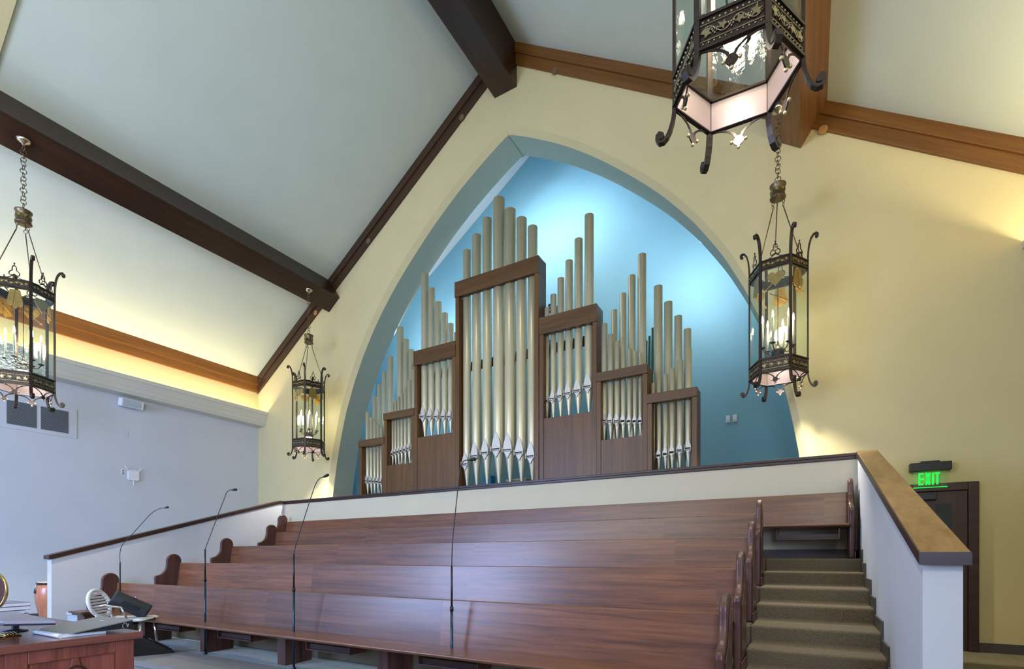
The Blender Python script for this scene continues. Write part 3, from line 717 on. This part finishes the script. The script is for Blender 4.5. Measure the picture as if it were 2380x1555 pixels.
def lantern(label, loc, rz, top=3.57, down=340):
    L = thing('hanging_lantern', loc, label, 'lantern', 'hexagonal candle lanterns hanging from the roof beams', rz)
    for i in range(6):
        x, y = hexp(i); a = pi/3*i; o = Vector((cos(a), sin(a), 0)); sd = Vector((-sin(a), cos(a), 0))
        path = []
        # lower scroll: runs out and curls up at the end
        low = [(.078, -.138), (.092, -.128), (.105, -.140), (.107, -.165), (.092, -.187), (.068, -.188), (.045, -.168), (.025, -.130), (.010, -.080), (.002, -.03), (0, .02)]
        up = [(0, .5), (0, 1.2), (0, 1.50), (.004, 1.60), (.015, 1.69), (.035, 1.765), (.065, 1.81), (.095, 1.82), (.115, 1.80), (.112, 1.775), (.095, 1.765)]
        for d_, z in low+up: path.append(Vector((x, y, z))+o*d_)
        post = MB().bar(path, .036, .019, sd).build('post', 'iron', L)
        for dd, zz, rr in ((.082, -.150, .021), (.098, 1.775, .018)):
            cpt = Vector((x, y, zz))+o*dd
            MB().cyl(cpt-sd*.019, cpt+sd*.019, rr, n=14).build('scroll_end', 'iron', post)
    for i in range(6):
        F = side_frame(i)
        # lower frieze plate with mouldings
        fz = MB().box(-HALF, HALF, -.008, .004, 0, .19).box(-HALF, HALF, .004, .016, 0, .016).box(-HALF, HALF, .004, .016, .174, .19).xf(F).build('frieze', 'iron', L)
        MB().box(-HALF+.012, HALF-.012, -.016, -.0085, .002, .186).xf(F).build('inner_plate', 'copper', fz)
        vr = MB()
        # beading rows
        for j in range(11):
            u = -HALF+.03+j*(2*HALF-.06)/10
            vr.ball((u, .008, .032), .0065, 6, 4); vr.ball((u, .008, .152), .008, 6, 4)
        vr.box(-HALF+.014, HALF-.014, .004, .009, .044, .049).box(-HALF+.014, HALF-.014, .004, .009, .136, .141)
        # wavy vine with leaves and grapes
        vr.tube([(-HALF+.02+(2*HALF-.04)*q/24, .010, .092+.028*sin(q*pi/6)) for q in range(25)], .0035, 6)
        for u, z, s, rt in ((-.125, .09, .042, .6), (-.045, .098, .034, 2.4), (.045, .088, .036, -.5), (.125, .096, .042, 1.4)):
            leaf(vr, u, z, s, rt, .006, .014)
        for u in (-.085, .0, .085):
            for a_, b_ in ((0, 0), (-.009, .011), (.009, .011), (-.014, .024), (0, .024), (.014, .024)): vr.ball((u+a_, .011, .07+b_), .0065, 6, 4)
        vr.xf(F).build('vine_relief', 'pewter', fz)
        # tracery with quatrefoil pendant and three balls under the frieze
        tr = MB()
        for sg in (-1, 1):
            arc = [(sg*(HALF-.01)*(1-q/8), 0, -.004-.075*(q/8)**2.2) for q in range(8)]+[(sg*.012, 0, -.085)]
            tr.bar([Vector(p) for p in arc], .006, .010, (0, 1, 0))
            tr.bar([Vector((sg*.012+sg*.0, 0, -.095)), Vector((sg*.03, 0, -.06)), Vector((sg*.06, 0, -.03)), Vector((sg*.095, 0, -.008))], .006, .008, (0, 1, 0))
        tr.prism([((.032+.002*cos(4*a_))*cos(a_), -.108+(.032+.002*cos(4*a_))*sin(a_)) for a_ in [q*pi/12 for q in range(24)]], 'Y', -.004, .004)
        tro = tr.xf(F).build('pendant_tracery', 'iron', L)
        for p in ((-.043, 0, -.108), (.043, 0, -.108), (0, 0, -.151)): MB().ball(p, .0115, 8, 6).xf(F).build('ball', 'ball', tro)
        # glass
        MB().box(-HALF+.012, HALF-.012, -.003, .001, .19, 1.37).xf(F).build('glass_pane', 'glass', L)
        # upper band with golden leaves
        ub = MB().box(-HALF, HALF, -.006, .004, 1.37, 1.485).box(-HALF, HALF, .004, .014, 1.37, 1.382).box(-HALF, HALF, .004, .014, 1.473, 1.485).xf(F).build('upper_band', 'iron', L)
        gl = MB()
        gl.tube([(-HALF+.02+(2*HALF-.04)*q/20, .008, 1.428+.016*sin(q*pi/5)) for q in range(21)], .003, 6)
        for q, u in enumerate((-.13, -.08, -.03, .03, .08, .13)): leaf(gl, u, 1.428+(.006 if q % 2 else -.006), .024, q*1.1, .005, .011)
        gl.xf(F).build('leaf_relief', 'gold', ub)
        # trefoil cresting
        cr = MB()
        tp = []
        for q in range(30):
            a_ = -pi/2+2*pi*q/30; rr = .048+.020*cos(3*(a_-pi/2)); tp.append((rr*cos(a_)*.95, 0, 1.585+rr*sin(a_)*1.25))
        cr.bar([Vector(p) for p in tp+tp[:2]], .010, .010, (0, 1, 0))
        for sg in (-1, 1):
            cr.bar([Vector((sg*.004, 0, 1.535)), Vector((sg*.03, 0, 1.52)), Vector((sg*.055, 0, 1.50)), Vector((sg*.085, 0, 1.49)), Vector((sg*.12, 0, 1.488))], .009, .009, (0, 1, 0))
        cr.bar([Vector((0, 0, 1.66)), Vector((0, 0, 1.69))], .008, .008, (0, 1, 0)); cr.ball((0, 0, 1.70), .011, 8, 6)
        cr.xf(F).build('trefoil_crest', 'iron', L)
        # gilt emblem hung inside the head of each pane: heart with arrow, or three-lobed drape
        em = MB()
        if i % 2 == 0:
            pts = []
            for q in range(28):
                a_ = 2*pi*q/28
                hx = 16*sin(a_)**3; hz = 13*cos(a_)-5*cos(2*a_)-2*cos(3*a_)-cos(4*a_)
                pts.append((hx*.0062, 1.235+hz*.0068))
            em.prism(pts, 'Y', -.030, -.020)
            em.cyl((-.12, -.036, 1.10), (.09, -.036, 1.29), .004, n=6)
            em.prism([(-.135, 1.085), (-.10, 1.095), (-.118, 1.125)], 'Y', -.040, -.033)
        else:
            for cx in (-.055, 0, .055):
                pts = [(cx+.034*cos(pi+pi*q/10), 1.16+.03*(cx == 0)*-1+.05*sin(pi+pi*q/10)) for q in range(11)]+[(cx*.5+.028, 1.34), (cx*.5-.028, 1.34)]
                em.prism(pts, 'Y', -.030+abs(cx)*.1, -.022+abs(cx)*.1)
            em.cyl((-.10, -.036, 1.13), (.13, -.036, 1.30), .006, n=6)
        em.xf(F).build('emblem', 'amber', L)
    # hexagonal inner rims
    for z0, z1 in ((.186, .20), (1.36, 1.374)):
        rim = MB()
        for i in range(6):
            rim.xf(Matrix.Identity(4)); b0 = len(rim.v); rim.box(-HALF, HALF, -.03, .0, z0, z1); rim.xf(side_frame(i), b0)
        rim.build('rim', 'iron', L)
    # canopy drum
    dz = 2.43
    dr = MB().lathe([(1e-4, dz), (.085, dz), (.10, dz+.01), (.10, dz+.022), (.09, dz+.03), (.086, dz+.10), (.090, dz+.165), (.102, dz+.175), (.102, dz+.19), (.085, dz+.20), (1e-4, dz+.20)], (0, 0, 0), 28).build('canopy_drum', 'chain', L)
    g = MB()
    for q in range(8):
        a_ = 2*pi*q/8; b0 = len(g.v); leaf(g, 0, dz+.10, .034, q*.8, .086, .094); g.xf(Matrix.Rotation(a_, 4, 'Z'), b0)
    g.build('drum_leaves', 'gold', dr)
    # three suspension rods with links at both ends
    def link(mb, c, axis, r=.022, w=.0045, el=1.0):
        c = Vector(c); ax = Vector(axis).normalized()
        mb.tube([c+ax*(r*cos(q*pi/8))+Vector((0, 0, el*r*sin(q*pi/8))) for q in range(16)], w, 6, True)
    for q in range(3):
        a_ = pi/6+2*pi*q/3; v = Vector((cos(a_), sin(a_), 0)); s = Vector((-sin(a_), cos(a_), 0))
        p0 = v*.075+Vector((0, 0, 2.33)); p1 = v*(RH*.87)+Vector((0, 0, 1.62))
        m = MB().cyl(p0, p1, .0065, n=8)
        link(m, v*.072+Vector((0, 0, 2.41)), v, .019, .0045, 1.2); link(m, v*.073+Vector((0, 0, 2.36)), s, .022)
        link(m, p1+Vector((0, 0, -.02)), s, .024); link(m, p1+Vector((0, 0, -.06)), v, .022, .0045, 1.3)
        m.build('suspension_rod', 'chain', L)
    # chain up to the beam
    ch = MB()
    z = dz+.20; ch.cyl((0, 0, z), (0, 0, z+.05), .006, n=8); z += .07; q = 0
    while z < top:
        ax = (cos(q*1.9), sin(q*1.9), 0); link(ch, (0, 0, z), ax, .036, .005); z += .056; q += 1
    ch.build('chain', 'chain', L)
    ca = MB().lathe([(1e-4, 0), (.085, 0), (.088, -.012), (.07, -.035), (.03, -.055), (.012, -.075), (1e-4, -.08)], (0, 0, 0), 28)
    cobj = ca.build('ceiling_rose', 'nickel', L); cobj.location = (0, 0, top+.095)
    # candle cluster
    ar = MB().lathe([(1e-4, .28), (.075, .28), (.08, .30), (.08, .37), (.05, .40), (.02, .43), (.012, .50), (1e-4, .52)], (0, 0, 0), 24)
    for q in range(6):
        a_ = pi/3*q+.3; c, s_ = cos(a_), sin(a_)
        ar.tube([(c*.06, s_*.06, .37), (c*.11, s_*.11, .345), (c*.16, s_*.16, .36), (c*.19, s_*.19, .41)], .0065, 8)
        ar.lathe([(.006, .40), (.034, .42), (.038, .427), (.006, .425)], (c*.19, s_*.19, 0), 14)
    clu = ar.build('candle_cluster', 'iron', L)
    for q in range(6):
        a_ = pi/3*q+.3; c, s_ = cos(a_)*.19, sin(a_)*.19
        MB().cyl((c, s_, .427), (c, s_, .76), .0135, .0125, n=12).build('candle', 'candle', clu)
        MB().lathe([(1e-4, .76), (.010, .765), (.0145, .79), (.010, .83), (.003, .86), (1e-4, .865)], (c, s_, 0), 10).build('bulb', 'bulb', clu)
    MB().cyl((0, 0, .44), (0, 0, 1.36), .005, n=8).build('stem', 'iron', L)
    MB().lathe([(.030, .279), (.068, .279), (.068, .272), (.030, .272)], (0, 0, 0), 24).build('downlight', 'down', L)
    for z_, e_, nm in ((.80, 22, 'lantern_candle_light'), (.24, 1.4, 'lantern_plate_fill'), (.20, down, 'lantern_down_light')):  # the weak middle one is an added fill for the inner plates
        l = bpy.data.lights.new(nm, 'POINT' if nm.startswith('lantern_c') else 'SPOT'); l.energy = e_; l.color = (1, .84, .60) if 'candle' in nm else ((1, .82, .78) if 'plate' in nm else (1, .92, .78))
        l.shadow_soft_size = .12 if 'candle' in nm else .05
        if 'candle' not in nm: l.spot_size = R(150 if 'plate' in nm else 104); l.spot_blend = .6
        lo = bpy.data.objects.new(nm, l); COL.objects.link(lo); lo.parent = L; lo.location = (0, 0, z_)
    return L
LA = lantern('nearest and largest lantern, cut off by the top of the photo', (-.385, 3.35, 2.84), R(3), 3.17, 170)
LB = lantern('lantern hanging before the right foot of the arch on its long chain', (-.37, 7.86, 2.44), R(-3))
def lcopy(label, loc, rz):
    c = copy_tree(LB); c['label'] = label; c.location = loc; c.rotation_euler = (0, 0, rz); return c
lcopy('smallest lantern, hanging left of the arch near the front corner', (-9.94, 7.86, 2.47), R(9))
lcopy('left lantern in front of the air grille, cut by the left edge of the photo', (-9.95, 2.92, 2.44), R(-4))

# ================================================================== FOREGROUND DESK
DX, DY, DZ = -3.55, 1.60, -.456
t = thing('wooden_console', (-4.7, .9, -1.62), 'red-brown wooden console with carved panels at the lower left corner', 'desk')
def tl(mb, nm, mat, par=t, bevel=0.004):
    o = mb.build(nm, mat, par, bevel=bevel); o.location = Vector(o.location)-Vector(t.location); return o
tl(MB().box(-5.85, DX, .10, DY, DZ-.042, DZ), 'desk_top', 'desktop')
tl(MB().box(-5.80, DX-.055, .16, DY-.04, -1.62, DZ-.0425), 'body', 'desk')
# face frame on the side towards the room's right: stiles, rail and two cut-corner panels round a roundel
fx0, fx1 = DX-.0545, DX-.035
fr = MB().box(fx0, fx1, 1.47, DY-.035, -1.62, DZ-.043).box(fx0, fx1, .98, 1.07, -1.62, DZ-.043).box(fx0, fx1, 1.07, 1.47, DZ-.115, DZ-.043)
yc = 1.275
tl(fr, 'face_frame', 'desk')
# central cross piece with concave sides
arcs = []
n = 10
lp = [(yc+.018+.13*(1-cos(pi/2*q/n)), DZ-.115-.13*sin(pi/2*q/n)) for q in range(n+1)]
rp = [(2*yc-y, z) for y, z in lp]
cp = MB().prism([(yc+.018, DZ-.1145)]+lp[1:]+[(yc+.148, DZ-.40)]+[(yc-.148, DZ-.40)]+rp[::-1][:-1]+[(yc-.018, DZ-.1145)], 'X', fx0, fx1-.001)
tl(cp, 'carved_centre', 'desk', bevel=.006)
tl(MB().tube([(fx1+.001, yc+.045*cos(a*pi/12), DZ-.205+.045*sin(a*pi/12)) for a in range(24)], .006, 8, True), 'roundel_ring', 'dark', bevel=0)
tl(MB().box(fx0, fx0+.004, 1.0, 1.47, -1.62, DZ-.1), 'recessed_panel', 'desk')
# binder, tilted grey lid on black wedge
t2 = thing('ring_binder', (-3.82, 1.22, DZ), 'white ring binder lying flat at the edge of the console', 'binder')
def rl(mb, nm, mat, th, bevel=.002):
    o = mb.build(nm, mat, th, bevel=bevel); o.location = Vector(o.location)-Vector(th.location); return o
b = MB().box(-4.0, -3.635, 1.232, 1.44, DZ+.001, DZ+.018)
rl(b, 'pages', 'paper', t2)
rl(MB().tube([(-4.0, 1.222, DZ+.013), (-3.95, 1.221, DZ+.013), (-3.68, 1.221, DZ+.013), (-3.635, 1.225, DZ+.012)], .0125, 12), 'spine', 'white', t2, 0)
rl(MB().box(-3.985, -3.65, 1.235, 1.43, DZ+.0185, DZ+.021), 'cover', 'lightgrey', t2)
t3 = thing('slanted_mixer', (-3.80, 1.40, DZ+.022), 'black slanted mixer case with a flat grey lid on the console', 'mixer')
z0 = DZ+.0215
A_, B_, C_, D_ = (-3.995, 1.245, -.433), (-3.605, 1.268, -.433), (-3.590, 1.560, -.386), (-3.980, 1.545, -.386)
lo = [(x, y, z0) for x, y, z in ((-3.985, 1.25, 0), (-3.615, 1.275, 0), (-3.597, 1.555, 0), (-3.975, 1.54, 0))]
w = MB().add(lo+[(p[0], p[1], p[2]-.002) for p in (A_, B_, C_, D_)], [(0, 1, 2, 3), (4, 7, 6, 5), (0, 4, 5, 1), (1, 5, 6, 2), (2, 6, 7, 3), (3, 7, 4, 0)])
rl(w, 'case', 'blackp', t3, 0)
lid = MB().add([(p[0], p[1], p[2]-.0015) for p in (A_, B_, C_, D_)]+[(p[0], p[1], p[2]+.004) for p in (A_, B_, C_, D_)], [(0, 1, 2, 3), (4, 7, 6, 5), (0, 4, 5, 1), (1, 5, 6, 2), (2, 6, 7, 3), (3, 7, 4, 0)])
rl(lid, 'lid', 'grey', t3, 0)
# pale ring and mark on the side of the case
def sidept(s, h):   # along the right side s 0..1, h 0..1 height
    p = Vector(B_).lerp(Vector(C_), s); q = Vector(lo[1]).lerp(Vector(lo[2]), s); return q.lerp(p, h)+Vector((.002, 0, 0))
rl(MB().tube([sidept(.86+.035*cos(a*pi/8), .5+.38*sin(a*pi/8)) for a in range(13)], .0009, 6), 'ring_mark', 'white', t3, 0)
rl(MB().tube([sidept(.91, .25), sidept(.91, .55), sidept(.925, .62), sidept(.94, .50), sidept(.925, .35), sidept(.915, .2), sidept(.95, .2)], .0011, 6), 'digit_mark', 'white', t3, 0)
rl(MB().box(-3.80, -3.765, 1.47, 1.483, -.3935, -.392).xf(Matrix.Identity(4)), 'white_sticker', 'white', t3, 0)
# flat dark display on a low stand
t4 = thing('flat_display', (-4.0, 1.12, DZ), 'thin flat dark screen lying level on a low stand at left edge', 'screen')
rl(MB().prism([(-3.66, 1.21), (-3.86, 1.055), (-4.5, 1.02), (-4.6, 1.30)], 'Z', -.372, -.358), 'screen_slab', 'covergrey', t4, .002)
rl(MB().prism([(-3.662, 1.212), (-3.862, 1.052), (-4.5, 1.017), (-4.6, 1.303)], 'Z', -.382, -.3725), 'screen_edge', 'blackp', t4, .002)
rl(MB().box(-4.235, -4.205, 1.185, 1.215, DZ+.012, -.382), 'stand_neck', 'blackp', t4)
rl(MB().lathe([(1e-4, 0), (.06, 0), (.06, .006), (.02, .014), (1e-4, .014)], (-4.22, 1.20, DZ), 20), 'stand_foot', 'blackp', t4, 0)
# books at the far edge of the console
zb = DZ
for i, (hx, hy, h, mt, rot, lab) in enumerate([(.27, .20, .032, 'paper', 3, 'bottom white-edged book of the stack on the console'), (.26, .19, .026, 'paper', -4, 'second book from the bottom of the console stack'),
        (.30, .21, .030, 'bluecover', 2, 'third book of the console stack with a blue cover'), (.30, .20, .028, 'covergrey', 5, 'topmost grey-covered book of the console stack')]):
    o = thing('book', (-5.27, 1.43, zb), lab, 'book', 'books stacked on the console', R(rot))
    MB().box(-hx/2, hx/2, -hy/2, hy/2, .003, h-.003).build('pages', 'paper', o)
    MB().box(-hx/2-.004, hx/2+.004, -hy/2-.004, hy/2+.004, 0, .003).box(-hx/2-.004, hx/2+.004, -hy/2-.004, hy/2+.004, h-.003, h).build('cover', mt if mt != 'paper' else 'bluecover', o)
    zb += h
# brass oval mirror and ribbed brass rest
t5 = thing('brass_mirror', (-3.89, 1.025, DZ), 'oval brass-framed mirror at the extreme left edge above the console', 'mirror')
cc = Vector((-.02, -.005, .27)); ux = Vector((.866, .50, 0))
MB().tube([cc+ux*(.075*cos(a*pi/16))+Vector((0, 0, .10*sin(a*pi/16))) for a in range(32)], .008, 10, True).build('rim', 'brass', t5)
mm = MB(); mm.add([cc+ux*(.074*cos(a*pi/16))+Vector((0, 0, .099*sin(a*pi/16))) for a in range(32)]+[cc+ux*(.074*cos(a*pi/16))+Vector((-.003, .005, .099*sin(a*pi/16))) for a in range(32)], [tuple(range(32))[::-1], tuple(range(32, 64))])
mm.build('mirror_disc', 'pewend', t5)
MB().lathe([(1e-4, 0), (.05, 0), (.05, .008), (.012, .02), (.007, .05), (.007, .165), (1e-4, .17)], (-.02, -.005, 0), 20).build('stand', 'brass', t5)
t6 = thing('brass_trivet', (-4.02, 1.115, DZ), 'small ribbed brass plate lying on the console at left', 'brass plate')
mb = MB()
for i in range(5): mb.tube([(-.05+.0, -.035+i*.016, .012), (.0, -.033+i*.016, .016), (.05, -.03+i*.014, .012), (.075-.006*i, -.027+i*.012, .008)], .0055, 8)
mb.build('ribs', 'brass', t6)
MB().box(-.06, .065, -.04, .04, 0, .006).build('plate', 'brass', t6, bevel=.003)

# ================================================================== FAR LEFT GROUP
# conga drum
t = thing('conga_drum', (-11.38, 3.72, ZF), 'tall reddish wooden conga drum with pale skin by the left wall', 'drum')
MB().lathe([(1e-4, 0), (.14, 0), (.145, .02), (.175, .20), (.225, .42), (.235, .54), (.225, .66), (.198, .755), (1e-4, .755)], (0, 0, 0), 36).build('shell', 'drum', t)
MB().lathe([(.20, .735), (.212, .74), (.214, .765), (.205, .772)], (0, 0, 0), 36).build('hoop', 'black', t)
MB().lathe([(1e-4, .785), (.17, .785), (.195, .778), (.200, .765)], (0, 0, 0), 36).build('drum_skin', 'skin', t)
for q in range(6):
    a = q*pi/3+.55; c, s = cos(a), sin(a)
    lug = MB().cyl((c*.216, s*.216, .745), (c*.236, s*.236, .66), .006, n=8).build('tension_rod', 'chrome', t)
    pl = MB(); leaf(pl, 0, .62, .045, pi/2, -.0, .014); pl.xf(Matrix.Translation((c*.232, s*.232, 0)) @ Matrix.Rotation(a-pi/2, 4, 'Z')); pl.build('lug_plate', 'blackp', lug)
# white chair with black amplifier on it
t = thing('slatted_chair', (-7.39, 3.15, ZF), 'white plastic slatted chair left of the front pew', 'chair', None, R(-46))
MB().prism([(-.25, .43), (-.20, .455), (.0, .45), (.22, .455), (.27, .43), (.22, .42), (-.20, .42)], 'X', -.24, .24).build('seat', 'white', t, bevel=.012)
for x in (-.20, .20):
    for y in (-.20, .22): MB().cyl((x, y, .425), (x*1.15, y*1.12, 0), .014, n=10).build('leg', 'chrome', t)
bko = MB().tube([(.23*cos(2*pi*a/24), -.25-.05*(1+sin(2*pi*a/24)), .63+.165*sin(2*pi*a/24)) for a in range(24)], .022, 8, True).build('backrest_frame', 'white', t)
for z in (.50, .535, .57, .605, .64, .675, .71, .745):
    hw = .215*math.sqrt(max(.05, 1-((z-.63)/.16)**2)); yy = -.25-.05*(1+(z-.63)/.165)
    MB().box(-hw, hw, yy-.006, yy+.006, z-.011, z+.011).build('slat', 'white', bko)
for x in (-.17, .17): MB().tube([(x, -.24, .43), (x, -.25, .48), (x, -.265, .53)], .012, 8).build('back_post', 'white', t)
MB().tube([(.22, -.30, .60), (.27, -.12, .63), (.27, .05, .60), (.26, .12, .43)], .012, 8).build('armrest', 'chrome', t)
t = thing('black_amplifier', (-7.37, 3.20, ZF+.44), 'black amplifier case tipped over on the white chair', 'amplifier', None, R(-24))
Rm = Matrix.Translation((0, -.02, .17)) @ Matrix.Rotation(R(-30), 4, 'X')
MB().prism([(-.10, -.08), (-.12, .04), (-.07, .09), (.05, .10), (.12, .05), (.12, -.05), (.07, -.10), (-.06, -.10)], 'Y', -.21, .21).xf(Rm).build('case', 'blackp', t, bevel=.02)
MB().box(.118, .132, -.10, .10, -.02, .02).xf(Rm).build('handle', 'black', t, bevel=.005)
MB().cyl((.05, .0, .098), (.05, 0, .112), .012, n=12).xf(Rm).build('knob', 'chrome', t)
t = thing('floor_monitor', (-7.10, 3.21, ZF), 'black wedge floor monitor sloping down in front of the front pew', 'stage monitor', None, R(66))
MB().prism([(-.33, 0), (-.33, .38), (-.28, .395), (.29, .035), (.29, 0)], 'Y', -.10, .08).build('cabinet', 'blackp', t, bevel=.008)
MB().prism([(-.22, .3615), (-.22, .3675), (.25, .0705), (.25, .0645)], 'Y', -.08, .06).build('grille', 'bluemetal', t)
MB().prism([(-.325, .385), (-.285, .398), (-.285, .403), (-.325, .390)], 'Y', -.09, .07).build('top_strip', 'lightgrey', t)
t = thing('side_table', (-8.87, 3.30, ZF), 'small dark wooden side table left of the white chair', 'table')
MB().box(-.20, .20, -.16, .16, .42, .445).prism([(-.17, .39), (-.195, .42), (.195, .42), (.17, .39)], 'Y', -.13, .13).build('table_top', 'pewend', t, bevel=.004)
MB().box(-.11, .11, -.09, .09, .02, .39).box(-.14, .14, -.12, .12, 0, .02).build('pedestal', 'pewend', t, bevel=.006)
t = thing('equipment_case', (-9.95, 3.72, ZF), 'low blue-grey equipment case left of the side table', 'case')
MB().box(-.26, .26, -.2, .2, 0, .29).build('case_body', 'lightgrey', t, bevel=.01)
MB().box(-.27, .27, -.21, .21, .29, .33).build('case_lid', 'lightgrey', t, bevel=.008)
